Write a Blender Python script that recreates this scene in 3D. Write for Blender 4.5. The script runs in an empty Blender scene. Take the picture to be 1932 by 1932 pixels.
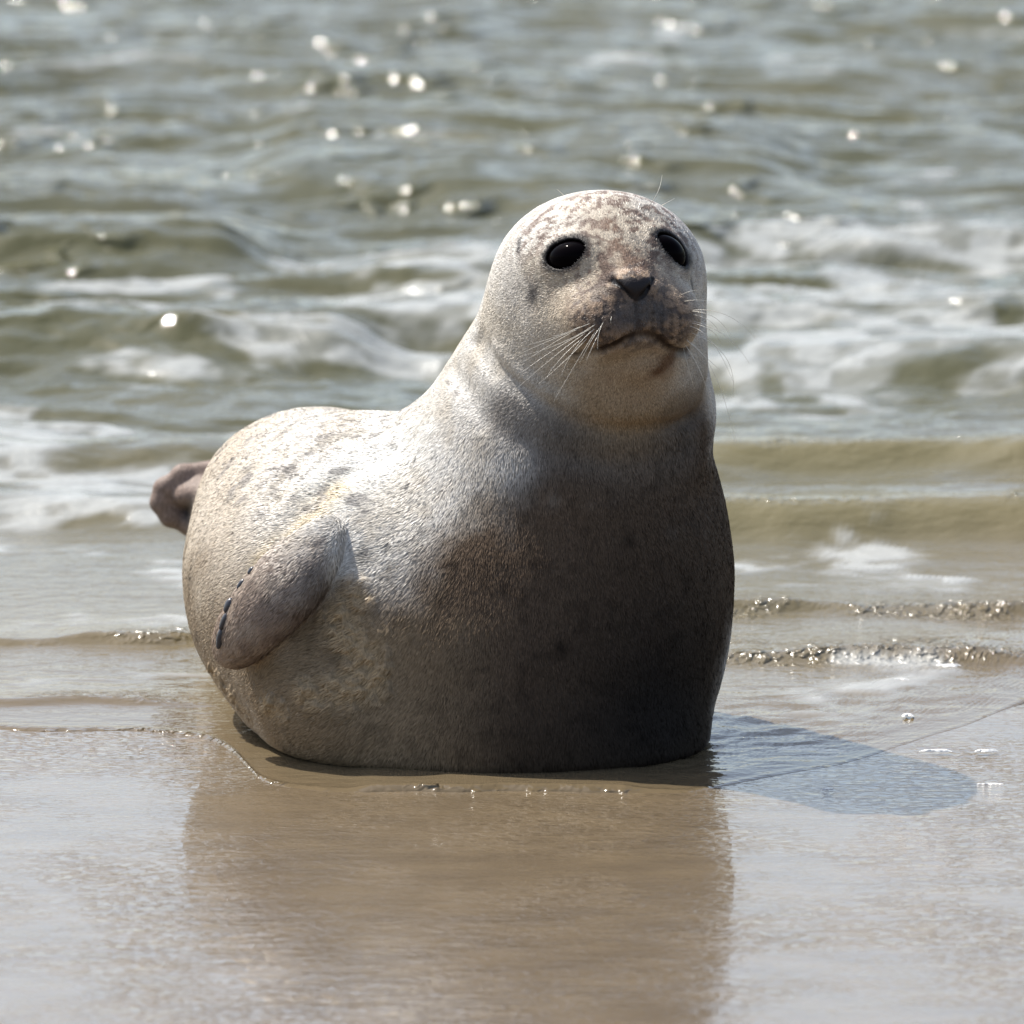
import bpy, math, random
import numpy as np
from mathutils import Matrix, Vector

# ------------------------------------------------------------------ camera, sky, sun, exposure
scene = bpy.context.scene
PITCH = math.radians(9.0); TAN = .0483
CF = np.array([0, math.cos(PITCH), -math.sin(PITCH)]); CR = np.array([1., 0, 0]); CU = np.array([0, math.sin(PITCH), math.cos(PITCH)])
CAM = -12*(CF+(966-1460)/966*TAN*CU)
cam_data = bpy.data.cameras.new('camera'); cam = bpy.data.objects.new('camera', cam_data)
scene.collection.objects.link(cam); scene.camera = cam
cam.location = CAM; cam.rotation_euler = (math.radians(90-9.0), 0, 0)
cam_data.sensor_width = 36; cam_data.lens = 18/TAN
cam_data.clip_start = .1; cam_data.clip_end = 5000
cam_data.dof.use_dof = True; cam_data.dof.focus_distance = 12.03
cam_data.dof.aperture_fstop = 8.2; cam_data.dof.aperture_blades = 0

SUN_DIR = Vector((-.535, .41, 1.0)).normalized()
world = bpy.data.worlds.new('World'); scene.world = world; world.use_nodes = True
wn = world.node_tree; bg = wn.nodes['Background']
sky = wn.nodes.new('ShaderNodeTexSky'); sky.sky_type = 'NISHITA'; sky.sun_disc = False
sky.sun_elevation = math.asin(SUN_DIR.z); sky.sun_rotation = math.atan2(SUN_DIR.x, SUN_DIR.y)
sky.air_density = 1.0; sky.dust_density = 2.0; sky.ozone_density = 1.0
hz = wn.nodes.new('ShaderNodeHueSaturation'); hz.inputs['Saturation'].default_value = .80  # sky colour desaturated to a greyer blue
wn.links.new(sky.outputs[0], hz.inputs['Color']); wn.links.new(hz.outputs[0], bg.inputs[0]); bg.inputs[1].default_value = .13
sl = bpy.data.lights.new('sun', 'SUN'); sl.energy = 5.0; sl.angle = math.radians(.53); sl.color = (1, .955, .88)
so = bpy.data.objects.new('sun', sl); scene.collection.objects.link(so)
so.rotation_euler = SUN_DIR.to_track_quat('Z', 'Y').to_euler(); so.location = (-8, 5, 12)
scene.view_settings.view_transform = 'Standard'; scene.view_settings.look = 'None'
scene.view_settings.gamma = 1; scene.view_settings.exposure = 0.75
rng = np.random.default_rng(7)
COL = scene.collection

# ------------------------------------------------------------------ helpers
def mesh_obj(name, V, F, mat, parent=None, smooth=True):
    me = bpy.data.meshes.new(name); V = np.asarray(V, np.float32); F = np.asarray(F, np.int32)
    k = F.shape[1]
    me.vertices.add(len(V)); me.vertices.foreach_set('co', V.ravel())
    me.loops.add(F.size); me.loops.foreach_set('vertex_index', F.ravel())
    me.polygons.add(len(F)); me.polygons.foreach_set('loop_start', np.arange(0, F.size, k, dtype=np.int32))
    try: me.polygons.foreach_set('loop_total', np.full(len(F), k, np.int32))
    except Exception: pass
    me.polygons.foreach_set('use_smooth', np.full(len(F), smooth))
    me.update(calc_edges=True); me.validate()
    me.materials.append(mat)
    o = bpy.data.objects.new(name, me); COL.objects.link(o)
    if parent is not None: o.parent = parent
    return o
def add_col(o, name, C):
    a = o.data.color_attributes.new(name, 'FLOAT_COLOR', 'POINT')
    C4 = np.ones((len(C), 4), np.float32); C4[:, :3] = C; a.data.foreach_set('color', C4.ravel())
def add_f(o, name, v):
    a = o.data.attributes.new(name, 'FLOAT', 'POINT'); a.data.foreach_set('value', np.asarray(v, np.float32))
def vnoise(P, s, seed=0):
    """smooth value noise in 0..1, P (n,3), s = feature size in metres"""
    q = P/s+seed*17.31; i = np.floor(q).astype(np.int64); f = q-i; f = f*f*f*(f*(f*6-15)+10)
    def h(a, b, c):
        x = (a*374761393+b*668265263+c*2147483647+seed*974634777) & 0xffffffff
        x = ((x ^ (x >> 13))*1274126177) & 0xffffffff
        x = ((x ^ (x >> 16))*2246822519) & 0xffffffff
        return ((x ^ (x >> 15)) & 0xffffff)/float(0xffffff)
    r = 0
    for dx in (0, 1):
        wx = f[:, 0] if dx else 1-f[:, 0]
        for dy in (0, 1):
            wy = f[:, 1] if dy else 1-f[:, 1]
            for dz in (0, 1):
                wz = f[:, 2] if dz else 1-f[:, 2]
                r = r+wx*wy*wz*h(i[:, 0]+dx, i[:, 1]+dy, i[:, 2]+dz)
    return r
def fbm(P, s, o=4, seed=0, gain=.5):
    r = 0; a = 1; t = 0
    for k in range(o): r = r+a*vnoise(P, s/2**k, seed+k); t += a; a *= gain
    return r/t
def sstep(a, b, x):
    t = np.clip((x-a)/(b-a), 0, 1); return t*t*(3-2*t)
class Mat:
    def __init__(s, name):
        s.m = bpy.data.materials.new(name); s.m.use_nodes = True; s.t = s.m.node_tree
        s.b = s.t.nodes['Principled BSDF']
    def n(s, typ, **kw):
        x = s.t.nodes.new(typ)
        for k, v in kw.items():
            if k in x.inputs.keys() if isinstance(k, str) else False: x.inputs[k].default_value = v
            else: setattr(x, k, v)
        return x
    def l(s, a, b): s.t.links.new(a, b)
    def set(s, **kw):
        for k, v in kw.items(): s.b.inputs[k.replace('_', ' ')].default_value = v
    def attr(s, name): x = s.t.nodes.new('ShaderNodeAttribute'); x.attribute_name = name; return x
    def noise(s, vec, scale, detail=4, rough=.5, dist=0):
        x = s.t.nodes.new('ShaderNodeTexNoise'); x.inputs['Scale'].default_value = scale; x.inputs['Detail'].default_value = detail
        x.inputs['Roughness'].default_value = rough; x.inputs['Distortion'].default_value = dist
        if vec is not None: s.l(vec, x.inputs['Vector'])
        return x
    def mapping(s, vec, scale):
        x = s.t.nodes.new('ShaderNodeMapping'); x.inputs['Scale'].default_value = scale; s.l(vec, x.inputs['Vector']); return x.outputs[0]
    def math(s, op, a, b=None, clamp=False):
        x = s.t.nodes.new('ShaderNodeMath'); x.operation = op; x.use_clamp = clamp
        for i, v in enumerate((a, b)):
            if v is None: continue
            if isinstance(v, (int, float)): x.inputs[i].default_value = v
            else: s.l(v, x.inputs[i])
        return x.outputs[0]
    def ramp(s, fac, stops):
        x = s.t.nodes.new('ShaderNodeValToRGB'); e = x.color_ramp.elements
        while len(e) < len(stops): e.new(.5)
        for i, (p, c) in enumerate(stops): e[i].position = p; e[i].color = (c, c, c, 1) if isinstance(c, (int, float)) else tuple(c)+(1,)
        s.l(fac, x.inputs[0]); return x.outputs[0]
    def mix(s, f, a, b, mode='MIX'):
        x = s.t.nodes.new('ShaderNodeMix'); x.data_type = 'RGBA'; x.blend_type = mode
        for sock, v in ((x.inputs[0], f), (x.inputs[6], a), (x.inputs[7], b)):
            if isinstance(v, (int, float)): sock.default_value = v
            elif isinstance(v, tuple): sock.default_value = v+(1,)
            else: s.l(v, sock)
        return x.outputs[2]
    def bump(s, h, dist, strength=1, normal=None):
        x = s.t.nodes.new('ShaderNodeBump'); x.inputs['Distance'].default_value = dist
        if isinstance(strength, (int, float)): x.inputs['Strength'].default_value = strength
        else: s.l(strength, x.inputs['Strength'])
        s.l(h, x.inputs['Height'])
        if normal is not None: s.l(normal, x.inputs['Normal'])
        return x.outputs[0]

def proj(P):
    v = P-CAM; z = v@CF
    return 966+966*(v@CR)/z/TAN, 966-966*(v@CU)/z/TAN
def rowY(py):
    """ground distance (world Y on z=0) of a horizontal line"""
    a = PITCH+math.atan((py-966)/966*TAN); return CAM[2]/math.tan(a)+CAM[1]

# ------------------------------------------------------------------ ground: wet sand sheet
Z_SEA = 0.0
def sand_z(X, Y): return np.where(Y > .9, -.012-.05*np.minimum(Y-.9, 30)-0*(Y), -.012*sstep(.35, .9, Y))+np.where(Y < 0, -Y*.006, 0)
def sheet(xs, ys, zf):
    X, Y = np.meshgrid(xs, ys); Z = zf(X, Y); V = np.stack([X, Y, Z], -1).reshape(-1, 3)
    nx = len(xs); i, j = np.meshgrid(np.arange(nx-1), np.arange(len(ys)-1)); a = (j*nx+i).ravel()
    return V, np.stack([a, a+1, a+nx+1, a+nx], 1)
M = Mat('wet_sand')
geo = M.n('ShaderNodeNewGeometry'); P0 = geo.outputs['Position']
big = M.noise(P0, 2.2, 3); mid = M.noise(M.mapping(P0, (1, 1.6, 1)), 9, 4); fine = M.noise(P0, 700, 2)
c = M.mix(M.ramp(mid.outputs[0], [(.35, 0), (.65, 1)]), (.082, .053, .021), (.120, .081, .036))
c = M.mix(M.math('MULTIPLY', fine.outputs[0], .5), c, (.125, .095, .06))
M.l(c, M.b.inputs['Base Color'])
patch = M.ramp(M.noise(M.mapping(P0, (1.3, 1.0, 1)), 2.6, 3, .55, .6).outputs[0], [(.40, .18), (.60, 1.0)])
r1 = M.noise(M.mapping(P0, (1, 1.25, 1)), 95, 3, .6, .4)
r2 = M.noise(M.mapping(P0, (.55, 1.3, 1)), 34, 2, .5, .3)
r3 = M.noise(P0, 5.0, 2)
h = M.math('ADD', M.math('MULTIPLY', M.ramp(r1.outputs[0], [(.50, 0), (.72, 1)]), .0010), M.math('MULTIPLY', M.ramp(r2.outputs[0], [(.45, 0), (.75, 1)]), .0009))
h = M.math('MULTIPLY', h, patch)
h = M.math('ADD', h, M.math('MULTIPLY', r3.outputs[0], .0014))
nb = M.bump(h, 1.0, 1.0)
M.l(nb, M.b.inputs['Coat Normal']); M.l(M.bump(M.math('ADD', h, M.math('MULTIPLY', fine.outputs[0], .0006)), 1, 1), M.b.inputs['Normal'])
M.set(Roughness=.55, Coat_Weight=1.0, Coat_Roughness=.02, Coat_IOR=1.42, IOR=1.35)
xs = np.concatenate([-np.geomspace(900, 3.2, 26), np.linspace(-3, 3, 61), np.geomspace(3.2, 900, 26)])
ys = np.concatenate([-np.geomspace(300, 3.4, 20), np.linspace(-3.2, 3, 125), np.geomspace(3.2, 1500, 30)])
V, F = sheet(xs, ys, sand_z)
sand = mesh_obj('sand', V, F, M.m); sand['kind'] = 'structure'; sand['label'] = 'wet brown sand beach with a thin mirror film of water'

# ------------------------------------------------------------------ water: swash film, shore waves and choppy sea in one sheet
EX = [(-9000, 1240), (-900, 1375), (-200, 1374), (120, 1379), (300, 1381), (400, 1392), (450, 1425), (480, 1470), (520, 1487), (620, 1495), (760, 1492), (960, 1497),
      (1150, 1500), (1300, 1500), (1380, 1483), (1480, 1462), (1600, 1440), (1700, 1412), (1800, 1375), (1932, 1322), (2100, 1262), (2500, 1180), (9000, 900)]
_ex = []
for px, py in EX:
    y = rowY(py); _ex.append(((px-966)/966*TAN*(12+y*.98), y))
_ex = np.array(_ex)
def smooth_interp(x, xp, yp, w=.012):
    return (np.interp(x-w, xp, yp)+np.interp(x, xp, yp)+np.interp(x+w, xp, yp))/3
rows = np.concatenate([np.arange(-.006, .05, .0022), np.arange(.05, .30, .005), np.arange(.30, 3.2, .008), np.arange(3.2, 9.5, .014), np.geomspace(9.6, 1400, 90)])
xs = np.concatenate([-np.geomspace(900, 1.75, 50), np.arange(-1.7, 1.7, .0075), np.geomspace(1.75, 900, 50)])
X, Vv = np.meshgrid(xs, rows)
Ye = smooth_interp(X, _ex[:, 0], _ex[:, 1])
e3 = np.stack([X.ravel()*1.0, 0*X.ravel(), 0*X.ravel()], 1)
Ye = Ye+((fbm(e3, .09, 3, 3)-.5)*.035+(fbm(e3, .02, 2, 31)-.5)*.008).reshape(X.shape)*np.clip(1-Vv/2, 0, 1)
Ye = np.where(Vv < 6, Ye*np.clip(1-Vv/6, 0, 1), 0)
Y = Ye+Vv
x = X.ravel(); y = Y.ravel(); v = Vv.ravel(); n = len(x)
def N2(sx, sy, o=4, seed=0, gain=.5, wx=None, wy=None):
    xx = x if wx is None else wx; yy = y if wy is None else wy
    return fbm(np.stack([xx/sx, yy/sy, np.zeros(n)+seed*.37], 1), 1., o, seed, gain)
wy = y+(N2(.8, 1.2, 2, 5)-.5)*.55-.06*x
far = np.clip(1-(y-12)/120, .15, 1)
sea = sstep(.9, 3.2, y)
# swell-like chop: ridged noise, long in x
rg = 1-np.abs(2*N2(.85, .36, 3, 11, wy=wy)-1)
rg2 = 1-np.abs(2*N2(.28, .12, 3, 12, wy=wy)-1)
rg3 = 1-np.abs(2*N2(.50, .17, 3, 17, wy=wy+.05*x)-1)
z = sea*far*(.052*(rg-.6)+.036*(N2(1.3, .62, 2, 13, wy=wy)-.5)*1.4+.038*(rg3-.6)+.018*(rg2-.6))
z += (.10+.75*sstep(.1, .3, x)*sstep(.55, .2, v)*sstep(1.2, .9, x)+.9*sea)*sstep(.02, .25, v)*(.0075*(N2(.075, .038, 3, 14)-.5)+.0026*(N2(.022, .012, 2, 15)-.5))
# thin film lip at the edge
lipn = (1-.6*sstep(-.22, -.34, x))*(.35+.9*sstep(.35, .7, fbm(np.stack([x, 0*x, 0*x], 1), .11, 3, 55))*(1-.93*sstep(.15, .3, x)))
film = lipn*(.0035*(1-np.exp(-np.maximum(v, 0)/.006))+.0030*np.exp(-((v-.014)/.009)**2))+.010*sstep(.1, 1.2, v)
z += np.where(v < 0, v*.12, film)
# individual small surges: (px0, px1, row of the foot, height, front width, back width)
def surge(px0, px1, row, h, wf, wb, seed, skew=0., soft=90):
    yr = rowY(row); cx = lambda p: (p-966)/966*TAN*(12+yr)
    m = sstep(cx(px0-soft), cx(px0+soft), x)*(1-sstep(cx(px1-soft), cx(px1+soft), x))
    h0 = h; h = h*(.45+.75*sstep(.3, .7, fbm(np.stack([x, 0*x, 0*x], 1), .16, 3, seed+60)) if h < .02 else 1.)
    yc = yr+wf+(fbm(np.stack([x, 0*x, 0*x], 1), .30, 3, seed)-.5)*max(.16*min(1, h0*40), .14)+skew*(x-cx((px0+px1)/2))
    d = y-yc
    prof = np.where(d < 0, np.exp(-(np.minimum(-d/wf, 9))**2.6), np.exp(-(d/wb)**1.3))
    global rip, face
    if h0 < .02: rip = np.maximum(rip, m*np.exp(-np.abs((d-.02)/(.075 if px0 > 0 and h0 > .01 else .035))**3)*min(1, h0*80))
    else:
        if yr < 2.6 and px0 > 0: rip = np.maximum(rip, .9*m*np.exp(-((d-.01)/.03)**2))
        face = np.maximum(face, m*np.exp(-((d+wf*.45)/(wf*.7))**2)*(h0 > .03)*(yr < 2.6)*(px0 > 0))
    return h*m*prof
face = np.zeros(n)
rip = 1.0*np.exp(-((v-.006)/.010)**2)*(1-.9*sstep(.15, .3, x))
z += surge(1180, 4200, 1050, .050, .085, .30, 21)
z += surge(1250, 4200, 955, .046, .080, .40, 22)
z += surge(-2500, 480, 1040, .030, .08, .30, 23, .10)
z += surge(-2500, 620, 968, .028, .08, .35, 24, .16)
z += surge(-2500, 700, 745, .060, .16, .5, 25)
z += surge(1150, 4200, 800, .045, .12, .4, 26)
z += surge(700, 2700, 700, .045, .12, .5, 27)
z += surge(1050, 4000, 545, .050, .16, .6, 28, .12)
z += surge(500, 1500, 425, .045, .20, .6, 29)
z += surge(-2500, 480, 590, .06, .16, .5, 30)
z += surge(-2500, 500, 1224, .011, .018, .10, 33)
z += surge(1250, 4500, 1178, .013, .018, .10, 34)
z += surge(1330, 4500, 1252, .014, .020, .14, 35, .06)
z += surge(-2500, 330, 1330, .005, .02, .08, 36)
z += surge(1380, 4500, 1400, .004, .02, .12, 37, .25)
ew = .045+.40*sstep(.15, .35, x)
z = np.where(v < 0, v*.35*(1-.6*sstep(.15, .35, x))-.0015*(1-sstep(.15, .35, x)), z*sstep(0, 1, v/ew)+(1-sstep(0, 1, v/ew))*np.clip(z, 0, film*(1-.8*sstep(.15, .35, x))+.0002))
z += sstep(.01, .12, v)*sstep(.12, .25, x)*sstep(1.1, .7, x)*sstep(.7, .4, v)*(.007*(N2(.085, .030, 3, 14)-.5)+.004*(N2(.03, .012, 2, 15)-.5))
# foam mask
q1 = N2(.20, .16, 5, 41, .55, wx=x+(N2(.3, .3, 2, 50)-.5)*.25, wy=wy)
def fb(px, py, rx, ry):
    yc = rowY(py); xc = (px-966)/966*TAN*(12+yc); return np.exp(-((x-xc)/rx)**2-((y-yc)/ry)**2)
dens = .09*sstep(.6, 1.6, y)-.26*sstep(3.8, 5.0, y)
for a in [(1700, 690, .30, .55, .42), (1560, 830, .26, .30, .30), (1450, 620, .35, .40, .30), (1850, 770, .25, .3, .3), (760, 640, .22, .55, .36), (820, 700, .18, .5, .3), (1750, 470, .28, .35, .30), (1000, 560, .2, .3, .25),
          (200, 1000, .16, .10, .42), (60, 930, .14, .14, .42), (300, 1015, .10, .07, .35), (150, 690, .25, .2, .16), (60, 510, .3, .2, .14),
          (180, 1290, .20, .08, .30), (330, 1330, .15, .05, .25), (60, 1180, .2, .15, .15), (1500, 1090, .3, .15, .14), (560, 760, .2, .25, .22), (1200, 130, .4, .4, .18), (620, 300, .4, .3, .10), (1850, 890, .3, .10, .2)]:
    dens = dens+a[4]*fb(*a[:4])
for a in [(1650, 1000, .45, .22, .5), (1650, 920, .45, .25, .35), (1650, 1200, .6, .20, .7), (150, 1225, .4, .08, .25)]: dens = dens-a[4]*fb(*a[:4])
foam = .72*sstep(.55, .68, q1+dens*.46-.085)*sstep(.15, .5, v)
foam = foam*(1-.55*sstep(.45, .62, N2(.05, .03, 3, 44)))
foam *= (1-sstep(9, 14, y))
z += foam*.003
V = np.stack([x, y, z+np.where(y > .9, 0, 0)], 1)
nx = len(xs); ii, jj = np.meshgrid(np.arange(nx-1), np.arange(len(rows)-1)); a = (jj*nx+ii).ravel(); F = np.stack([a, a+1, a+nx+1, a+nx], 1)
M = Mat('sea_water')
geo = M.n('ShaderNodeNewGeometry'); P0 = geo.outputs['Position']
dep = M.attr('depth').outputs['Fac']; fo = M.attr('foam').outputs['Fac']
silt = M.noise(P0, 3.0, 3)
c = M.ramp(dep, [(0, (.115, .085, .050)), (.25, (.125, .100, .056)), (.6, (.095, .086, .048)), (1, (.058, .060, .028))])
c = M.mix(M.math('MULTIPLY', silt.outputs[0], .35), c, (.10, .082, .05))
fn = M.noise(P0, 60, 4)
fc = M.mix(fn.outputs[0], (.26, .27, .265), (.42, .43, .42))
c = M.mix(M.math('MULTIPLY', M.attr('face').outputs['Fac'], .55), c, (.150, .128, .062))  # wave fronts: sunlight through thin water painted into the colour
c = M.mix(fo, c, fc)
M.l(c, M.b.inputs['Base Color'])
w4 = M.noise(M.mapping(P0, (.6, .9, 1)), 5, 3); w4r = M.ramp(w4.outputs[0], [(.48, 0), (.60, 1)])
M.l(M.math('ADD', M.math('MULTIPLY', fo, .40), M.math('ADD', .04, M.math('ADD', M.math('MULTIPLY', M.attr('rip').outputs['Fac'], .11), M.math('MULTIPLY', M.math('MULTIPLY', w4r, M.attr('offshore').outputs['Fac']), .07)))), M.b.inputs['Roughness'])
w1 = M.noise(M.mapping(P0, (.7, 1.2, 1)), 70, 3, .55, .3); w2 = M.noise(M.mapping(P0, (.6, 1.2, 1)), 22, 3, .55, .3)
amp = M.ramp(dep, [(0, .35), (.3, .8), (1, 1)])
hh = M.math('ADD', M.math('MULTIPLY', w1.outputs[0], .0016), M.math('MULTIPLY', w2.outputs[0], .0045))
hh = M.math('ADD', M.math('MULTIPLY', hh, amp), M.math('MULTIPLY', M.math('MULTIPLY', fn.outputs[0], fo), .002))
w3 = M.noise(P0, 78, 1, .5, .2); w5 = M.noise(P0, 11.5, 1, .4, .3)
hh = M.math('ADD', hh, M.math('MULTIPLY', M.math('MULTIPLY', M.ramp(w3.outputs[0], [(.42, 0), (.80, 1)]), M.attr('rip').outputs['Fac']), .0080))
hh = M.math('ADD', hh, M.math('MULTIPLY', M.math('MULTIPLY', M.ramp(w5.outputs[0], [(.52, 0), (.85, 1)]), w4r), M.math('MULTIPLY', M.attr('offshore').outputs['Fac'], .042)))
M.l(M.bump(hh, 1, 1), M.b.inputs['Normal'])
M.set(IOR=1.333); M.l(M.math('ADD', .5, M.math('MULTIPLY', M.attr('rip').outputs['Fac'], .5)), M.b.inputs['Specular IOR Level'])
sea_o = mesh_obj('sea', V, F, M.m); sea_o['kind'] = 'structure'; sea_o['label'] = 'shallow murky sea water with low waves, foam and sun glitter'
add_f(sea_o, 'depth', sstep(-.1, 1, 0*y)+np.clip(v/2.6, 0, 1)-sstep(-.1, 1, 0*y)); add_f(sea_o, 'foam', foam); add_f(sea_o, 'offshore', sstep(2.6, 4.0, y)*(1-.8*foam)); rip = rip*(.12+1.0*sstep(.42, .60, N2(.10, .045, 3, 91))); add_f(sea_o, 'rip', rip*(1-.7*foam)); add_f(sea_o, 'face', face*sstep(.2, .8, v))

# ------------------------------------------------------------------ seal shape as a signed distance field
def ray(px,py):
    px=np.asarray(px,float);py=np.asarray(py,float)
    d=CF+((px-966)/966*TAN)[...,None]*CR+((966-py)/966*TAN)[...,None]*CU
    return d/np.linalg.norm(d,axis=-1,keepdims=True)
def W(px,py,Y):
    d=ray(px,py); t=(Y-CAM[1])/d[1]; return CAM+d*t
def proj(P):
    v=P-CAM; z=v@CF
    return 966+966*(v@CR)/z/TAN, 966-966*(v@CU)/z/TAN
def rotm(yaw=0,pitch=0,roll=0):
    # columns: local x,y,z axes. yaw about Z, pitch about X, roll about Y (degrees)
    y,p,r=[math.radians(a) for a in (yaw,pitch,roll)]
    Rz=np.array([[math.cos(y),-math.sin(y),0],[math.sin(y),math.cos(y),0],[0,0,1]])
    Rx=np.array([[1,0,0],[0,math.cos(p),-math.sin(p)],[0,math.sin(p),math.cos(p)]])
    Ry=np.array([[math.cos(r),0,math.sin(r)],[0,1,0],[-math.sin(r),0,math.cos(r)]])
    return Rz@Rx@Ry
def ell(P,c,r,R=None):
    q=P-c
    if R is not None: q=q@R
    r=np.asarray(r); k0=np.sqrt(((q/r)**2).sum(-1)); k1=np.sqrt(((q/(r*r))**2).sum(-1))+1e-9
    return k0*(k0-1)/k1
def cap(P,a,b,ra,rb):
    ba=b-a; t=np.clip(((P-a)@ba)/(ba@ba),0,1)
    return np.sqrt(((P-a-t[...,None]*ba)**2).sum(-1))-(ra+(rb-ra)*t)
def smin(a,b,k):
    h=np.maximum(k-np.abs(a-b),0)/k
    return np.minimum(a,b)-h*h*k*.25
def smax(a,b,k): return -smin(-a,-b,k)
PR=[]  # (k, kind, args)
def E_(k,px,py,Y,r,yaw=0,pitch=0,roll=0): PR.append((k,'e',(W(px,py,Y),np.array(r,float),rotm(yaw,pitch,roll))))
def C_(k,a,b,ra,rb): PR.append((k,'c',(W(*a),W(*b),ra,rb)))
# --- body ---
BODYP=[
  [0.0, 981.3146, 1277.8375, 0.238, 0.2179, 0.25, 0.241, 0.0, 0.0, 5.3382],
  [0.12, 723.2664, 1104.6458, 0.36, 0.2303, 0.29, 0.1941, 0.0, 0.0, -4.519],
  [0.12, 633.5048, 998.1079, 0.66, 0.1702, 0.3, 0.135, 0.0, 0.0, 17.641],
  [0.1, 495.6531, 1008.4551, 0.98, 0.0752, 0.24, 0.079, 12.0, 0.0, 0.1851],
  [0.12, 1109.1713, 969.5501, 0.24, 0.1543, 0.19, 0.2109, 0.0, 0.0, -10.0546],
  [0.1, 1000.5906, 827.0561, 0.3, 0.0976, 0.17, 0.2287, 0.0, 0.0, 26.5221],
  [0.05, 945, 1395, 0.150, 0.226, 0.160, 0.100, 0, 0, 1],
  [0.08, 645, 1300, 0.24, 0.10, 0.2, 0.085, 0, 0, 36],
  [0.1, 1073.3215, 734.2429, 0.22, 0.0891, 0.14, 0.1304, 0.0, 0.0, -0.7356],
  [0.08, 1133.7964, 501.8326, 0.16, 0.1086, 0.13, 0.08, 0.0, 0.0, 0.3923],
  [0.08, 1137.9785, 593.321, 0.18, 0.095, 0.13, 0.0961, 0.0, 0.0, 0.1549]]
def bodyprims(B): return [(p[0],'e',(W(p[1],p[2],p[3]),np.array(p[4:7]),rotm(*p[7:10]))) for p in B]
PR=bodyprims(BODYP); NB=len(PR)
# --- face ---
C_(.07,(1160,488,.100),(1196,556,-.005),.046,.026)
E_(.025, 1146,606,.012,(.050,.054,.037),roll=18)
E_(.05, 1120,625,.070,(.05,.05,.038),roll=18)
E_(.035, 1258,602,.034,(.038,.052,.037),roll=-12)
E_(.018, 1210,668,.058,(.042,.050,.027))
C_(.05,(1200,705,.125),(1180,760,.17),.074,.10)
def evalp(P,prims):
    d=None
    for k,kind,a in prims:
        v=ell(P,*a) if kind=='e' else cap(P,*a)
        d=v if d is None else smin(d,v,k)
    return d
def body(P): return smax(evalp(P,PR),-P[...,2],.03)
def flip(P): # fore flipper: capsule chain, flattened
    return None
def tracef(f,px,py):
    d=ray(px,py); t=np.full(np.shape(px),11.0)
    for i in range(90): t=t+f(CAM+d*t[...,None])*.9
    return CAM+d*t[...,None]
def gradf(f,P,e=8e-4):
    k=np.array([[1,-1,-1],[-1,-1,1],[-1,1,-1],[1,1,1.]])
    g=sum(k[i]*f(P+k[i]*e)[...,None] for i in range(4)); return g/(np.linalg.norm(g,axis=-1,keepdims=True)+1e-12)
def T(pts):
    a=np.array(pts,float); return tracef(body,a[:,0],a[:,1])
def segd(P,pts):
    """distance to polyline, and parameter 0..1"""
    best=None
    for a,b in zip(pts[:-1],pts[1:]):
        ba=b-a; t=np.clip(((P-a)@ba)/(ba@ba+1e-12),0,1); d=np.sqrt(((P-a-t[...,None]*ba)**2).sum(-1))
        best=d if best is None else np.minimum(best,d)
    return best
def g(d,s): return np.exp(-(d/s)**2)
# fore flipper: chain of flattened ellipsoids along the flank
FLAX=[(612,1025,.022,.014,.004),(598,1056,.030,.017,.012),(581,1088,.036,.020,.019),(562,1116,.038,.021,.024),(541,1141,.037,.021,.026),(520,1164,.034,.020,.026),(500,1185,.031,.018,.024),(481,1203,.026,.016,.022),(467,1216,.020,.013,.019)]
_a=T([f[:2] for f in FLAX]); _n=gradf(body,_a,.02)
_n=_n*.5+_n.mean(0)*.5; _n/=np.linalg.norm(_n,axis=1,keepdims=True)
FLP=[]
for i,f in enumerate(FLAX):
    ax=_a[min(i+1,len(_a)-1)]-_a[max(i-1,0)]; ax/=np.linalg.norm(ax); nn=_n[i]-(_n[i]@ax)*ax; nn/=np.linalg.norm(nn); w=np.cross(nn,ax)
    FLP.append((.03,'e',(_a[i]+nn*f[4],np.array([.030,f[2],f[3]]),np.stack([ax,w,nn],1))))
HFY=1.12
_hr=[(400,884,.010),(345,896,.011),(310,922,.012),(304,948,.012),(322,974,.012),(356,990,.011),(400,994,.012)]
HF=[(.014,'e',(W(368,922,HFY),np.array([.034,.045,.020]),rotm(0,0,-20)))]+[(.009,'c',(W(a[0],a[1],HFY-.012),W(b[0],b[1],HFY-.012),a[2],b[2])) for a,b in zip(_hr[:-1],_hr[1:])]
EYES=[(1070,480,(.0290,.0210,.0188),.0110,14),(1266,471,(.0280,.0212,.0215),.0110,-38)]
_e=T([e[:2] for e in EYES]); _en=gradf(body,_e,.012)
EYEC=[ _e[i]-_en[i]*EYES[i][3] for i in range(2)]
EYEF=[]
for i in range(2):
    nn=_en[i]; r_=np.cross(np.array([0,0,1.]),-nn); r_=-r_/np.linalg.norm(r_) if r_[0]<0 else r_/np.linalg.norm(r_); u_=np.cross(r_,-nn); u_=u_ if u_[2]>0 else -u_
    a_=math.radians(EYES[i][4]); EYEF.append(np.stack([r_*math.cos(a_)+u_*math.sin(a_),nn,-r_*math.sin(a_)+u_*math.cos(a_)],1))
def eyed(P,i,grow=0): return ell(P,EYEC[i],np.array(EYES[i][2])+grow,EYEF[i])
MOUTH=T([(1085,672),(1115,667),(1150,655),(1180,639),(1200,632),(1218,630),(1240,638),(1256,652),(1270,661),(1300,662)])
PHIL=T([(1199,572),(1204,600),(1207,630)])
NOSL=T([(1156,531),(1172,540),(1188,562)]); NOSR=T([(1230,529),(1221,541),(1212,560)])
NOSEC=T([(1196,540)])[0]
PADL=T([(1095,690),(1120,650)])
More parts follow.
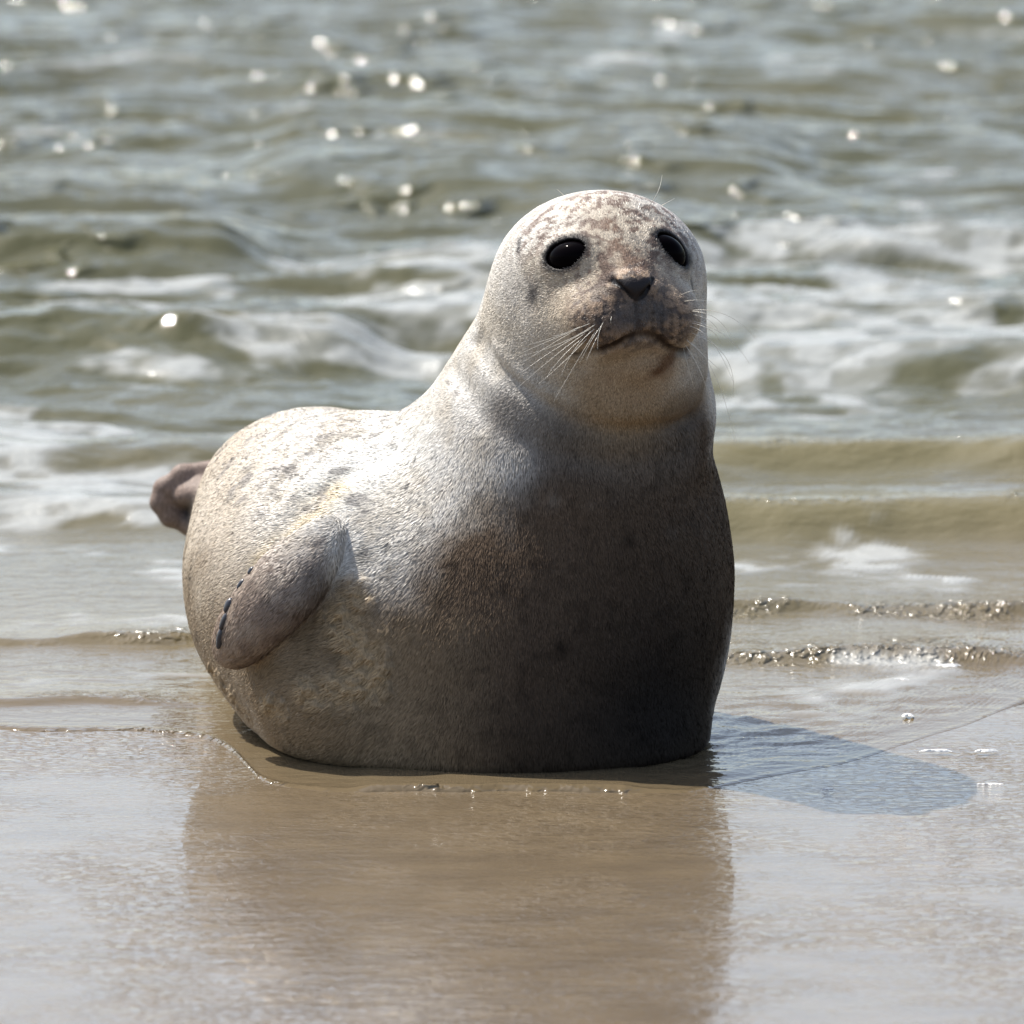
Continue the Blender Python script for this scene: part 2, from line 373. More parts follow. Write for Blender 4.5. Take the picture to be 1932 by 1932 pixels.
FOLDS=[(T([(878,600),(900,650),(928,705)]),.008,.0035),(T([(850,690),(880,742),(912,795)]),.010,.004),(T([(935,660),(985,712),(1035,745)]),.010,-.0035),(T([(905,640),(950,700),(1000,742),(1060,786),(1140,812),(1240,808),(1325,775)]),.012,.006),
       (T([(860,700),(905,760),(960,820),(1040,858),(1150,872)]),.016,.003),
       (T([(760,842),(680,880),(600,935),(540,1000)]),.020,.006),
       (T([(740,800),(640,830),(560,880),(520,940)]),.014,.004)]
def bodyf(P):
    d=evalp(P,PR)
    d=d+.004*g(segd(P,PADL),.010)
    # brow ridges, sockets, muzzle detail
    for i in range(2): d=smax(d-.0045*g(eyed(P,i)-.004,.009),-eyed(P,i,.0012),.003)
    d=smin(d,ell(P,NOSEC+np.array([0,.010,0]),(.022,.014,.013)),.012)
    d=d+.0065*g(segd(P,MOUTH),.0045)+.003*g(segd(P,PHIL),.003)+.006*g(segd(P,NOSL),.0042)+.006*g(segd(P,NOSR),.0038)
    for pl,w,a in FOLDS: d=d+a*g(segd(P,pl),w)
    f=evalp(P,FLP); d=smin(d,f,.012)
    d=smin(d,evalp(P,HF),.02)
    return smax(d,-P[...,2],.016)

# ------------------------------------------------------------------ meshing of the seal body (surface nets on the distance field, then projected)
def surface_nets(f, lo, hi, h, hc):
    lo = np.array(lo); nc = np.ceil((np.array(hi)-lo)/hc).astype(int)+1; r = int(round(hc/h))
    ax = [lo[i]+np.arange(nc[i])*hc for i in range(3)]
    G = np.stack(np.meshgrid(*ax, indexing='ij'), -1).reshape(-1, 3)
    Cc = f(G).reshape(nc)
    nf = (nc-1)*r+1
    K = Cc
    for axis in range(3):
        m = K.shape[axis]; t = np.arange((m-1)*r+1)/r; i0 = np.minimum(t.astype(int), m-2); fr = t-i0
        sh = [1, 1, 1]; sh[axis] = -1; fr = fr.reshape(sh)
        K = np.take(K, i0, axis)*(1-fr)+np.take(K, i0+1, axis)*fr
    idx = np.argwhere(np.abs(K) < hc*1.1)
    vals = np.empty(len(idx))
    for s in range(0, len(idx), 400000): vals[s:s+400000] = f(lo+idx[s:s+400000]*h)
    K[tuple(idx.T)] = vals
    ins = K < 0
    cs = [ins[a:ins.shape[0]-1+a, b:ins.shape[1]-1+b, c:ins.shape[2]-1+c] for a in (0, 1) for b in (0, 1) for c in (0, 1)]
    cnt = sum(c.astype(np.int8) for c in cs); act = (cnt > 0) & (cnt < 8)
    ids = -np.ones(act.shape, np.int64); cells = np.argwhere(act); ids[tuple(cells.T)] = np.arange(len(cells))
    acc = np.zeros((len(cells), 3)); w = np.zeros(len(cells))
    corner = [np.array([a, b, c]) for a in (0, 1) for b in (0, 1) for c in (0, 1)]
    kv = [K[tuple((cells+c).T)] for c in corner]
    for i in range(8):
        for j in range(i+1, 8):
            if np.abs(corner[i]-corner[j]).sum() != 1: continue
            m = (kv[i] < 0) != (kv[j] < 0); t = kv[i][m]/(kv[i][m]-kv[j][m])
            acc[m] += corner[i]+t[:, None]*(corner[j]-corner[i]); w[m] += 1
    V = lo+(cells+acc/w[:, None])*h
    Q = []
    for axis in range(3):
        sl0 = [slice(None)]*3; sl1 = [slice(None)]*3; sl0[axis] = slice(0, -1); sl1[axis] = slice(1, None)
        a_, b_ = ins[tuple(sl0)], ins[tuple(sl1)]; e = np.argwhere(a_ != b_); flipm = a_[tuple(e.T)]
        u, v_ = [(1, 2), (2, 0), (0, 1)][axis]
        du = np.zeros(3, int); dv = np.zeros(3, int); du[u] = 1; dv[v_] = 1
        q = [e-du-dv, e-dv, e, e-du]; q = np.stack([ids[tuple(k.T)] for k in q], 1)
        q[~flipm] = q[~flipm][:, ::-1]; Q.append(q)
    return V, np.concatenate(Q)
def subdiv(V, F):
    n = len(V); e = np.stack([F, np.roll(F, -1, 1)], -1).reshape(-1, 2); es = np.sort(e, 1)
    key = es[:, 0]*n+es[:, 1]; u, inv = np.unique(key, return_inverse=True)
    em = (V[u//n]+V[u % n])/2; fc = V[F].mean(1); inv = inv.reshape(-1, 4)+n; ci = np.arange(len(F))+n+len(u)
    Fn = np.concatenate([np.stack([F[:, k], inv[:, k], ci, inv[:, k-1]], 1) for k in range(4)])
    return np.concatenate([V, em, fc]), Fn
def chunk(f, P, s=200000):
    return np.concatenate([f(P[i:i+s]) for i in range(0, len(P), s)])
V, F = surface_nets(bodyf, (-.47, -.10, -.02), (.29, 1.36, .70), .0036, .0108)
V, F = subdiv(V, F)
for it in range(2):
    d = chunk(bodyf, V); Nn = chunk(lambda P: gradf(bodyf, P), V); V = V-Nn*np.clip(d, -.003, .003)[:, None]
Nn = chunk(lambda P: gradf(bodyf, P, 1.5e-3), V)
print('seal verts', len(V))

# ---- coat: colour of every point of the hide
def tp(px, py): return T([(px, py)])[0]
def blob(P, px, py, r): return np.exp(-((P-tp(px, py))**2).sum(1)/(r*r))
def mixc(C, col, m): return C*(1-m[:, None])+np.array(col)*m[:, None]
FLAXP = np.array([p[2][0] for p in FLP])
_fd = segd(V, FLAXP)
def coat(P, N):
    n = len(P); n1 = fbm(P, .05, 4, 61); n2 = fbm(P, .012, 3, 62); n3 = fbm(P, .006, 2, 63); n4 = fbm(P, .025, 3, 64)
    C = np.tile(np.array([.54, .515, .475]), (n, 1))
    C = mixc(C, (.46, .415, .35), sstep(.35, .7, n1))
    C = mixc(C, (.70, .68, .63), np.clip(blob(P, 730, 850, .07)+blob(P, 640, 900, .05), 0, 1))  # shoulder's sunlit brightness painted in as paler coat
    # flank and hind part warm beige
    C = mixc(C, (.47, .40, .31), sstep(-.22, -.34, P[:, 0])*.8)
    C = mixc(C, (.50, .42, .29), np.minimum(1, 1.2*g(segd(P, T([(640, 920), (560, 1010), (500, 1060)])), .02)))
    # chest and belly: wet brown fur, soaked below, with the front's shade painted in
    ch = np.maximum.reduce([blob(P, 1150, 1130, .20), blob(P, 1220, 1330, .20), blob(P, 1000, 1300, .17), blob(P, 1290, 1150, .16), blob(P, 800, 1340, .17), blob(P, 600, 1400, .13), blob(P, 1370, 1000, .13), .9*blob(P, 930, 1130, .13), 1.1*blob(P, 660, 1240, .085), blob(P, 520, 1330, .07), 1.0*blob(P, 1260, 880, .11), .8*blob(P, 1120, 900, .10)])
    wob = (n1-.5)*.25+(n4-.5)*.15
    wet = sstep(.22, .70, ch+wob-.03)  # mask of wet fur and of the shade painted over chest and neck
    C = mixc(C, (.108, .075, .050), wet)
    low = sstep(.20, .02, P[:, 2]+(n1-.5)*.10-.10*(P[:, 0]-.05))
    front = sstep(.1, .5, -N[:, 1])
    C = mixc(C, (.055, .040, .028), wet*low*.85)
    C = mixc(C, (.010, .009, .009), np.clip(.68*blob(P, 1250, 1370, .16)+.30*blob(P, 1250, 1150, .18), 0, .85)*wet)  # near-black lower right: depth of shade painted on the chest
    fl = sstep(.20, .06, P[:, 2]+(n1-.5)*.08)*sstep(-.05, -.20, P[:, 0])*(1-wet)
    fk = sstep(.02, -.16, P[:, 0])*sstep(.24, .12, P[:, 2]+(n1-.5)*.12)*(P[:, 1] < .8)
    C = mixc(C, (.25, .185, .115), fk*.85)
    # throat band, darkened to paint in its shade; chin
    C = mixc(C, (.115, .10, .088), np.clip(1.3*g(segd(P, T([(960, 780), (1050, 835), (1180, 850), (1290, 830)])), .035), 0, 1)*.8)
    C = mixc(C, (.29, .185, .085), np.clip(1.2*blob(P, 1190, 765, .05)+.8*blob(P, 1140, 735, .035), 0, 1)*.75)
    C = mixc(C, (.26, .145, .06), np.clip(1.3*blob(P, 1200, 690, .04), 0, 1)*.8)
    C = mixc(C, (.20, .10, .05), sstep(.55, .70, n4)*np.clip(blob(P, 1210, 710, .045)*1.4, 0, 1)*.6)
    # mask of the face
    hd = np.clip(1.4*blob(P, 1165, 560, .125), 0, 1)*sstep(.30, .40, P[:, 2])
    C = mixc(C, (.46, .385, .29), hd*.9)
    mz = np.clip(1.25*blob(P, 1135, 610, .045)+1.25*blob(P, 1265, 600, .04)+.9*blob(P, 1195, 510, .03), 0, 1)
    C = mixc(C, (.23, .145, .09), mz*.85)
    sp = sstep(.46, .57, n3*.45+n2*.55)
    crown = np.clip(1.2*blob(P, 1110, 400, .085)+1.2*blob(P, 1240, 410, .07)+1.2*blob(P, 1165, 450, .035)+blob(P, 1175, 500, .03)+.7*blob(P, 1010, 430, .03)+.8*blob(P, 1110, 560, .03), 0, 1)
    C = mixc(C, (.13, .085, .065), sp*crown*.9)
    C = mixc(C, (.20, .13, .09), np.clip(1.2*g(segd(P, T([(1160, 425), (1172, 470), (1185, 515)])), .016), 0, 1)*sstep(.42, .55, n2)*.8)
    C = mixc(C, (.07, .055, .05), np.clip(mz*1.1, 0, 1)*sstep(.50, .60, fbm(P, .0075, 2, 71))*.8)
    C = mixc(C, (.09, .085, .085), np.clip(1.2*blob(P, 1207, 585, .016)+blob(P, 1170, 600, .013)+1.0*blob(P, 1240, 585, .014), 0, 1)*.8)
    C = mixc(C, (.10, .07, .055), np.clip(1.1*g(segd(P, T([(1100, 640), (1135, 620), (1175, 605)])), .010), 0, 1)*.5)
    # eye rims and lids
    for (ex, ey, pts, w) in () and ((0, 0, [(1040, 462), (1068, 452), (1100, 455), (1112, 450)], .006), (0, 0, [(1036, 492), (1060, 512), (1085, 503), (1102, 482)], .005),
                             (0, 0, [(1228, 455), (1248, 438), (1275, 440), (1298, 470)], .006), (0, 0, [(1238, 482), (1262, 498), (1292, 502), (1308, 492)], .007)):
        C = mixc(C, (.012, .010, .010), np.clip(1.6*g(segd(P, T(pts)), w)-.15, 0, 1))
    for i in range(2): C = mixc(C, (.012, .010, .010), sstep(.0100, .0040, eyed(P, i)))
    C = mixc(C, (.012, .010, .010), np.clip(1.5*blob(P, 1104, 461, .0075)+1.4*blob(P, 1233, 449, .0065)+1.5*blob(P, 1296, 490, .011)+.8*blob(P, 1090, 449, .008), 0, 1))
    for (px, py) in PITS: C = mixc(C, (.035, .028, .025), np.clip(1.3*blob(P, px, py, .0026), 0, 1)*.85)
    C = mixc(C, (.04, .035, .035), np.clip(1.5*blob(P, 1305, 540, .010)+1.4*g(segd(P, T([(982, 452), (979, 474)])), .004)+.9*blob(P, 1004, 560, .009)+.6*blob(P, 1012, 545, .012)+.8*blob(P, 1300, 482, .012), 0, 1)*.85)
    # mouth line, nostrils, philtrum
    C = mixc(C, (.03, .018, .012), np.clip(1.7*g(segd(P, MOUTH), .0048)-.1, 0, 1))
    C = mixc(C, (.10, .045, .02), np.clip(1.3*blob(P, 1262, 678, .013)+blob(P, 1240, 700, .009), 0, 1)*.85)
    C = mixc(C, (.03, .025, .025), np.clip(1.3*g(segd(P, PHIL), .002), 0, 1)*.8)
    C = mixc(C, (.018, .014, .016), nose_mask(P))
    # scattered spots of the coat
    for (px, py, r, s) in SPOTS: C = C*(1-.8*s*np.clip(blob(P, px, py, r)*1.2, 0, 1)[:, None])
    bk = sstep(.60, .68, fbm(P, .018, 3, 77))*sstep(.60, .72, N[:, 2]+.5*(P[:, 1] > .5))*(P[:, 2] < .42)
    C = mixc(C, (.17, .155, .145), bk*.7)
    C = C*(1-.22*(sstep(.58, .74, fbm(P, .014, 2, 78))*wet)[:, None])
    # fore flipper: pink-brown leathery short fur, dark toes
    fd = segd(P, FLAXP); fm = sstep(.058, .044, fd)*sstep(-.20, -.215, P[:, 0])
    fm = fm*sstep(.006, -.004, chunk(lambda q: evalp(q, FLP), P))
    fm = fm*sstep(.015, .085, np.linalg.norm(P-tp(604, 1018), axis=1))
    C = mixc(C, (.27, .195, .15), fm*.95); C = mixc(C, (.15, .10, .075), fm*sstep(.42, .62, n4)*.75)
    C = mixc(C, (.07, .05, .04), fm*sstep(.62, .70, n2)*.6)
    C = C*(1-.75*(fm*np.clip(1.3*blob(P, 622, 1108, .050), 0, 1))[:, None])  # right end: darker skin, with the armpit's shadow painted in
    # hind flippers
    hm = sstep(.012, .0, chunk(lambda q: evalp(q, HF), P))*(P[:, 1] > .9)
    C = mixc(C, (.24, .18, .15), hm); C = mixc(C, (.03, .025, .025), np.clip(1.6*g(segd(P, T([(340, 957), (366, 968), (385, 972)])), .012), 0, 1)*hm)  # dark stroke paints the shaded gap between the lobes
    # clinging sand
    sd = sandmask(P)
    C = mixc(C, (.38, .28, .165), sd*.9)
    return np.clip(C*(.92+.16*n3[:, None]), 0, 1), wet
PITS = [(1092+17*i-4*k, 590+15*k-4*i) for k in range(4) for i in range(5)]+[(1232+17*i, 590+14*k+3*i) for k in range(4) for i in range(4)]
SPOTS = [(690, 1045, .009, .8), (735, 1030, .006, .7), (765, 1020, .007, .6), (630, 1045, .005, .5), (700, 1100, .004, .4), (770, 915, .006, .5), (740, 1070, .004, .4), (800, 1000, .006, .5),
         (473, 885, .009, .7), (440, 940, .008, .5), (590, 790, .02, .4), (640, 780, .02, .5), (600, 1095, .004, .9), (550, 1170, .004, .4), (640, 1115, .003, .5),
         (1185, 1015, .008, .6), (1060, 1215, .008, .6), (880, 960, .006, .6), (905, 930, .005, .6), (955, 1105, .007, .5), (860, 1060, .006, .5), (1010, 1060, .007, .4), (830, 1130, .007, .4), (1150, 1290, .01, .4),
         (360, 1090, .012, .5), (372, 1200, .010, .4), (385, 1250, .012, .5), (580, 1120, .004, .5), (560, 1195, .006, .5), (500, 1215, .004, .5)]
def poly_mask(P, poly, soft=1.5):
    """soft inside mask of a shape drawn on the (X, Z) profile of the muzzle"""
    q = np.array([tp(*p) for p in poly])[:, [0, 2]]; X = P[:, [0, 2]]
    ins = np.zeros(len(P), bool); dmin = np.full(len(P), 9.)
    for a, b in zip(q, np.roll(q, -1, 0)):
        c_ = ((a[1] > X[:, 1]) != (b[1] > X[:, 1])) & (X[:, 0] < (b[0]-a[0])*(X[:, 1]-a[1])/(b[1]-a[1]+1e-12)+a[0]); ins ^= c_
        ba = b-a; t = np.clip(((X-a)@ba)/(ba@ba), 0, 1); dmin = np.minimum(dmin, np.linalg.norm(X-a-t[:, None]*ba, axis=1))
    sd = np.where(ins, -dmin, dmin)
    return sstep(.0012*soft/1.5, -.0008, sd)
NOSE_POLY = [(1152, 528), (1162, 526), (1178, 526), (1190, 521), (1199, 524), (1205, 529), (1212, 523), (1222, 521), (1235, 524), (1231, 531), (1226, 545), (1219, 558), (1210, 566), (1200, 568), (1190, 562), (1178, 549), (1166, 541), (1155, 535)]
def nose_mask(P):
    return poly_mask(P, NOSE_POLY)*(P[:, 1] < tp(1196, 545)[1]+.05)
_sn = T([(665, 1130), (650, 1190), (690, 1230), (700, 1275), (650, 1290), (600, 1310)])
_sn2 = T([(500, 1330), (540, 1345)]); _sn3 = T([(400, 1260), (440, 1310), (470, 1350)])
def sandmask(P):
    nn = fbm(P, .03, 3, 81); m = np.maximum.reduce([1.0*g(segd(P, _sn), .034), .8*g(segd(P, _sn2), .018), .75*g(segd(P, _sn3), .02)])
    return sstep(.35, 1.0, m+(nn-.5)*.7)
sm = sandmask(V)
cl = fbm(V, .0095, 2, 83)
disp = np.sqrt(sm)*(.011*np.clip(cl-.35, 0, 1)/.65+.0012*vnoise(V, .003, 84))
# skin unevenness: soft fat rolls and fur clumps
disp += .0035*(fbm(V, .075, 2, 85)-.5)*sstep(.44, .36, V[:, 2])+.0007*(fbm(V*np.array([1, 1, .55]), .012, 2, 86)-.5)*(1-nose_mask(V))
pads = np.clip(blob(V, 1130, 612, .04)+blob(V, 1268, 602, .035), 0, 1)
disp += -.0010*pads*sstep(.55, .66, fbm(V, .0075, 2, 71))
C, wet_shade = coat(V, Nn)
V = V+Nn*disp[:, None]
# flatten what touches the ground
V[:, 2] = np.maximum(V[:, 2], -.004)
root = bpy.data.objects.new('harbour_seal', None); COL.objects.link(root); root.location = (-.05, .35, 0)
root['label'] = 'pale grey harbour seal lying on the wet sand, head raised, facing the camera'; root['category'] = 'seal'
bpy.context.view_layer.update()
def part(o):
    o.parent = root; o.matrix_parent_inverse = Matrix.Translation((.05, -.35, 0)); return o
M = Mat('seal_hide'); at = M.attr('coat').outputs['Color']
tc = M.n('ShaderNodeTexCoord'); fn = M.noise(M.mapping(tc.outputs['Object'], (1, 1, .45)), 420, 3); fn2 = M.noise(tc.outputs['Object'], 130, 3)
M.l(M.mix(M.ramp(fn.outputs[0], [(.3, .55), (.7, 1)]), (0, 0, 0), at, 'MIX'), M.b.inputs['Base Color'])
M.l(M.bump(M.math('ADD', M.math('MULTIPLY', fn.outputs[0], .0012), M.math('MULTIPLY', fn2.outputs[0], .001)), 1, .8), M.b.inputs['Normal'])
M.set(Roughness=.5, IOR=1.4, Specular_IOR_Level=.2)
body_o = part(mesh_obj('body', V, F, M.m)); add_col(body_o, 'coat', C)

# ---- nose leather, lifted from the body surface
fmask = nose_mask(V)[F].mean(1) > .55
Fq = F[fmask]; u, inv = np.unique(Fq, return_inverse=True)
NM = Mat('nose_leather'); tc = NM.n('ShaderNodeTexCoord'); nn_ = NM.noise(tc.outputs['Object'], 500, 2); NM.l(NM.bump(nn_.outputs[0], .0006, .8), NM.b.inputs['Normal'])
NM.l(NM.attr('tone').outputs['Color'], NM.b.inputs['Base Color']); NM.set(Roughness=.5, Specular_IOR_Level=.25)
nose_o = part(mesh_obj('nose', V[u]+Nn[u]*.0005, inv.reshape(-1, 4), NM.m))
slit = np.clip(1.5*g(segd(V[u], NOSL), .0042)+1.5*g(segd(V[u], NOSR), .0038), 0, 1)[:, None]
add_col(nose_o, 'tone', np.array([.014, .011, .012])*(1-slit)+np.array([.004, .003, .004])*slit)

# ---- short fur: tapered blades lying back along the body
tri_c = V[F].mean(1); fa = np.linalg.norm(np.cross(V[F[:, 1]]-V[F[:, 0]], V[F[:, 3]]-V[F[:, 0]]), axis=1)
fN = Nn[F].mean(1)
vis = (tri_c[:, 1] < .95) & (tri_c[:, 2] > .004)
facing = ((CAM-tri_c)*fN).sum(1) > -3.0
eyes_ex = np.ones(len(F), bool)
for i in range(2): eyes_ex &= eyed(tri_c, i) > .0040
w = fa*vis*facing*eyes_ex*(nose_mask(tri_c) < .3)*(segd(tri_c, MOUTH) > .0048)
w *= 1-.8*sandmask(tri_c)
NB_ = 420000
pick = rng.choice(len(F), NB_, p=w/w.sum())
a, b = rng.random((2, NB_, 1)); q = V[F[pick]]
R0 = (q[:, 0]*(1-a)+q[:, 1]*a)*(1-b)+(q[:, 3]*(1-a)+q[:, 2]*a)*b
RN = fN[pick]; RN /= np.linalg.norm(RN, axis=1, keepdims=True)
hairC = C[F[pick]].mean(1)
nose_c = tp(1196, 548)+np.array([0, -.02, 0])
hw = sstep(.34, .42, R0[:, 2])
d_head = R0-nose_c; d_head /= np.linalg.norm(d_head, axis=1, keepdims=True)+1e-9
d_head = d_head*np.array([1, 1, 1])+np.array([0, 0, -.15])
left = sstep(.02, -.25, R0[:, 0])[:, None]
d_body = np.array([.05, .1, -1.])*(1-left)+np.array([-.55, .5, -.45])*left
flow = d_head*hw[:, None]+d_body*(1-hw[:, None])
fdm = sstep(.055, .04, segd(R0, FLAXP))[:, None]; fax = FLAXP[-1]-FLAXP[0]; fax /= np.linalg.norm(fax); flow = flow*(1-fdm)+fax*fdm
jit = np.stack([fbm(R0, .018, 2, 90+k)-.5 for k in range(3)], 1)*.50+rng.normal(0, .08, (NB_, 3))
flow = flow+jit; flow -= (flow*RN).sum(1)[:, None]*RN; flow /= np.linalg.norm(flow, axis=1, keepdims=True)+1e-9
side = np.cross(RN, flow)
muz = np.clip(blob(R0, 1195, 590, .06), 0, 1)
L = (.0062+.003*rng.random(NB_))*(1-.5*hw)*(1-.5*muz); Wd = (.00042+.00025*rng.random(NB_))*(1-.25*hw)
lift = .08+.11*np.clip(fbm(R0, .010, 2, 95), 0, 1)+.06*rng.random(NB_)
P1 = R0+flow*(L*.5)[:, None]+RN*(L*lift*.55)[:, None]; P2 = R0+flow*L[:, None]+RN*(L*lift*.8)[:, None]
tw = side+RN*rng.normal(0, .35, (NB_, 1)); tw /= np.linalg.norm(tw, axis=1, keepdims=True)
R0 = R0-RN*.0004
HV = np.stack([R0-tw*Wd[:, None], R0+tw*Wd[:, None], P1+tw*Wd[:, None]*.85, P1-tw*Wd[:, None]*.85, P2], 1).reshape(-1, 3)
bi = np.arange(NB_)*5
HF3 = np.concatenate([np.stack([bi, bi+1, bi+2], 1), np.stack([bi, bi+2, bi+3], 1), np.stack([bi+3, bi+2, bi+4], 1)])
M = Mat('seal_fur'); at = M.attr('coat').outputs['Color']; M.l(at, M.b.inputs['Base Color']); M.set(Roughness=.45, IOR=1.45); M.l(M.attr('sheen').outputs['Fac'], M.b.inputs['Specular IOR Level'])
fur = part(mesh_obj('fur', HV, HF3, M.m)); fur['kind'] = 'stuff'
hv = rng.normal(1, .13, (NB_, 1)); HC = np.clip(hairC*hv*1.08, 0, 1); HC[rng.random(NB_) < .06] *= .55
add_col(fur, 'coat', np.repeat(HC, 5, 0)); add_f(fur, 'sheen', np.repeat(.38-.32*wet_shade[F[pick, 0]], 5))

# ---- eyes
def uvsphere(c, r, nu=48, nv=32, sc=(1, 1, 1), R=np.eye(3)):
    th = np.linspace(0, math.pi, nv+1); ph = np.linspace(0, 2*math.pi, nu, endpoint=False)
    T_, P_ = np.meshgrid(th, ph, indexing='ij'); S = np.stack([np.sin(T_)*np.cos(P_), np.sin(T_)*np.sin(P_), np.cos(T_)], -1).reshape(-1, 3)*np.array(sc)*r
    i, j = np.meshgrid(np.arange(nv), np.arange(nu), indexing='ij'); j2 = (j+1) % nu
    return c+S@R.T, np.stack([(i*nu+j), ((i+1)*nu+j), ((i+1)*nu+j2), (i*nu+j2)], -1).reshape(-1, 4)
EM = Mat('eye_black'); EM.set(Base_Color=(.002, .0015, .002, 1), Roughness=.07, IOR=1.10, Specular_IOR_Level=.22)
for i in range(2):
    v_, f_ = uvsphere(EYEC[i], 1., sc=EYES[i][2], R=EYEF[i]); part(mesh_obj('eye', v_, f_, EM.m))

# ---- claws and whiskers
def tube(pts, r0, r1, seg=6, sub=8):
    pts = np.array(pts, float); m = len(pts); t = np.linspace(0, m-1, sub*(m-1)+1)
    if m == 3:
        s = t/2; Q = (1-s)[:, None]**2*pts[0]+2*((1-s)*s)[:, None]*(2*pts[1]-.5*pts[0]-.5*pts[2])+s[:, None]**2*pts[2]
    else: Q = np.stack([np.interp(t, np.arange(m), pts[:, k]) for k in range(3)], 1)
    tg = np.gradient(Q, axis=0); tg /= np.linalg.norm(tg, axis=1, keepdims=True)+1e-12
    up = np.array([.3, -1, .2]); a1 = np.cross(tg, up); a1 /= np.linalg.norm(a1, axis=1, keepdims=True); a2 = np.cross(tg, a1)
    rr = np.interp(np.linspace(0, 1, len(Q)), [0, 1], [r0, r1]); an = np.linspace(0, 2*math.pi, seg, endpoint=False)
    Vt = (Q[:, None]+rr[:, None, None]*(np.cos(an)[None, :, None]*a1[:, None]+np.sin(an)[None, :, None]*a2[:, None])).reshape(-1, 3)
    i, j = np.meshgrid(np.arange(len(Q)-1), np.arange(seg), indexing='ij'); j2 = (j+1) % seg
    return Vt, np.stack([i*seg+j, i*seg+j2, (i+1)*seg+j2, (i+1)*seg+j], -1).reshape(-1, 4)
CM = Mat('claw_horn'); CM.set(Base_Color=(.035, .035, .042, 1), Roughness=.25)
def tf(px, py): a_ = np.array([px, py], float); return tracef(bodyf, a_[0], a_[1])
for (x0, y0, x1, y1, r) in [(479, 1070, 471, 1080, .0026), (461, 1094, 451, 1108, .0030), (438, 1130, 428, 1152, .0046), (429, 1158, 419, 1184, .0038), (418, 1188, 414, 1220, .0040)]:
    p0 = tf(x0, y0); p1 = tf(x1, y1); ax_ = p1-p0; ln = np.linalg.norm(ax_); ax_ /= ln; s_ = np.cross(ax_, [0, -1, 0]); s_ /= np.linalg.norm(s_); Rm = np.stack([s_, np.cross(ax_, s_), ax_], 1)
    v_, f_ = uvsphere((p0+p1)/2+np.array([0, -.0005, 0]), 1., 16, 14, (r*1.2, r*1.3, ln*.58), Rm); tz = ((v_-(p0+p1)/2)@ax_)/(ln*.62)
    v_ = v_+np.outer(np.clip(tz, 0, 1)**2, [-.002, -.002, -.001]); part(mesh_obj('claw', v_, f_, CM.m))
WM = Mat('whisker_hair'); WM.set(Base_Color=(.62, .58, .50, 1), Roughness=.25, IOR=1.5)
def zp(x, y): return 861+x*.31, 299.6+y*.31
WH = [((860, 1000), (640, 1120), (390, 1200)), ((830, 1030), (600, 1160), (400, 1300)), ((790, 1060), (600, 1200), (320, 1440)), ((770, 1090), (650, 1200), (560, 1310)),
      ((850, 1050), (760, 1190), (590, 1480)), ((850, 1030), (720, 1160), (640, 1320)), ((880, 1020), (820, 1110), (750, 1240)), ((900, 990), (868, 1060), (860, 1160)),
      ((740, 1040), (560, 1110), (380, 1190)), ((820, 1000), (690, 1050), (590, 1080)), ((700, 1060), (560, 1140), (420, 1230)), ((800, 1090), (660, 1230), (500, 1370)), ((945, 960), (940, 990), (946, 1020)),
      ((760, 1020), (600, 1085), (440, 1130)), ((870, 1060), (830, 1140), (790, 1230)),
      ((1390, 870), (1470, 860), (1560, 872)), ((1430, 925), (1640, 950), (1825, 1095)), ((1430, 930), (1570, 965), (1668, 1075)), ((1440, 990), (1640, 1080), (1785, 1250)),
      ((1430, 1000), (1550, 1045), (1608, 1125)), ((1430, 1060), (1640, 1210), (1682, 1455)), ((1400, 1110), (1560, 1290), (1700, 1720)), ((1390, 1130), (1500, 1330), (1577, 1595)),
      ((1420, 1020), (1560, 1120), (1690, 1370)), ((1370, 830), (1430, 805), (1480, 802)), ((1400, 1100), (1520, 1210), (1605, 1285)), ((1380, 1150), (1420, 1300), (1450, 1400)), ((1440, 950), (1540, 985), (1600, 1060)),
      ((1155, 300), (1222, 210), (1252, 98)), ((655, 225), (633, 203), (610, 184)), ((1250, 285), (1290, 262), (1330, 240))]
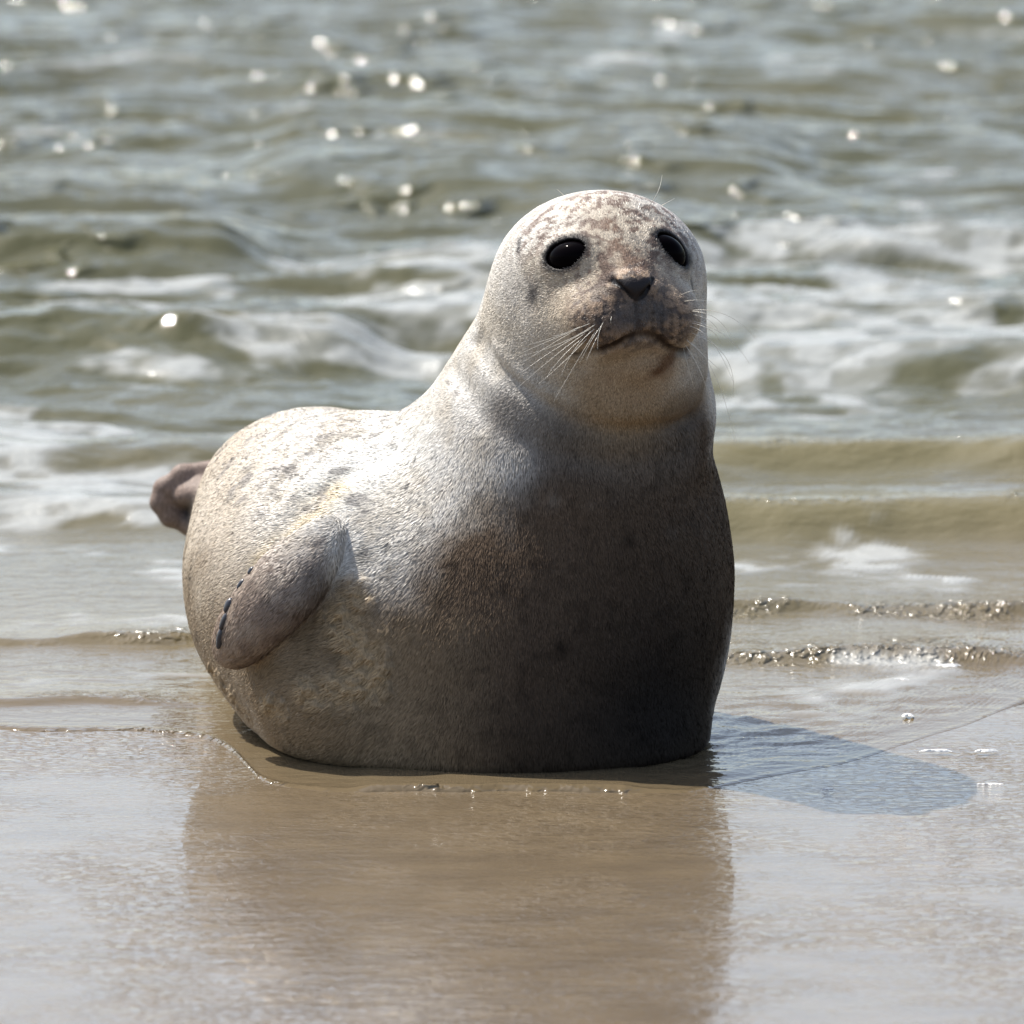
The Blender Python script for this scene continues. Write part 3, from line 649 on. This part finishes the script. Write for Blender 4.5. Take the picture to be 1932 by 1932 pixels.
for k, (A, B, Cc) in enumerate(WH):
    p0 = zp(*A); s0 = tf(*p0)
    rt = (Cc[0] > A[0]); yo = .03 if k >= 28 else .0
    y1 = s0[1]-.012; y2 = s0[1]-.004+(.02 if rt else -.02)
    pts = [s0+np.array([0, .002, 0]), W(*zp(*B), y1), W(*zp(*Cc), y2)]
    v_, f_ = tube(pts, .00034, .00010, 6, 9); part(mesh_obj('whisker', v_, f_, WM.m))

# ------------------------------------------------------------------ flecks of foam left on the wet sand
FM = Mat('foam_bubbles'); tc = FM.n('ShaderNodeTexCoord'); fnn = FM.noise(tc.outputs['Object'], 300, 3); FM.l(FM.bump(fnn.outputs[0], .002, 1), FM.b.inputs['Normal'])
FM.set(Base_Color=(.62, .62, .61, 1), Roughness=.35)
VV = []; FF = []; cnt_ = 0
flecks = [(1712, 1357, .009, .005), (1790, 1263, .016, .004), (1700, 1290, .012, .003), (1255, 1558, .016, .004), (1270, 1830-112, .012, .0), (1700, 1558, .012, .003), (1600, 1590, .018, .003),
          (1370, 1718, .022, .004), (1560, 1490, .009, .003), (1870, 1480, .02, .003), (1840, 1700, .022, .003), (1830, 1760, .02, .003), (1480, 1905, .018, .003), (1860, 1424, .016, .003), (1770, 1424, .02, .003), (1340, 1640, .018, .003), (1480, 1640, .012, .002), (260, 1820, .014, .003), (900, 1880, .01, .003)]
for (px, py, rx, ry) in flecks:
    yc = rowY(py); xc = (px-966)/966*TAN*(12+yc); m = 26; an = np.linspace(0, 2*math.pi, m, endpoint=False)
    rad = 1+.35*np.sin(an*3+px)+.25*np.sin(an*5+py)+.2*rng.random(m); base = .006 if py < 1440 else .001
    ring = np.stack([xc+np.cos(an)*rx*rad*.7, yc+np.sin(an)*max(ry, .003)*rad, np.full(m, base-.002)], 1); mid_ = np.stack([xc+np.cos(an)*rx*rad*.45, yc+np.sin(an)*max(ry, .003)*rad*.6, np.full(m, base+.0004)], 1)
    VV.append(np.concatenate([ring, mid_, [[xc, yc, base+.0006]]])); 
    for i in range(m):
        j = (i+1) % m; FF += [(cnt_+i, cnt_+j, cnt_+m+j), (cnt_+i, cnt_+m+j, cnt_+m+i), (cnt_+m+i, cnt_+m+j, cnt_+2*m)]
    cnt_ += 2*m+1
fo_ = mesh_obj('foam', np.concatenate(VV), np.array(FF), FM.m); fo_['kind'] = 'stuff'; fo_['label'] = 'small white flecks of foam on the wet sand'
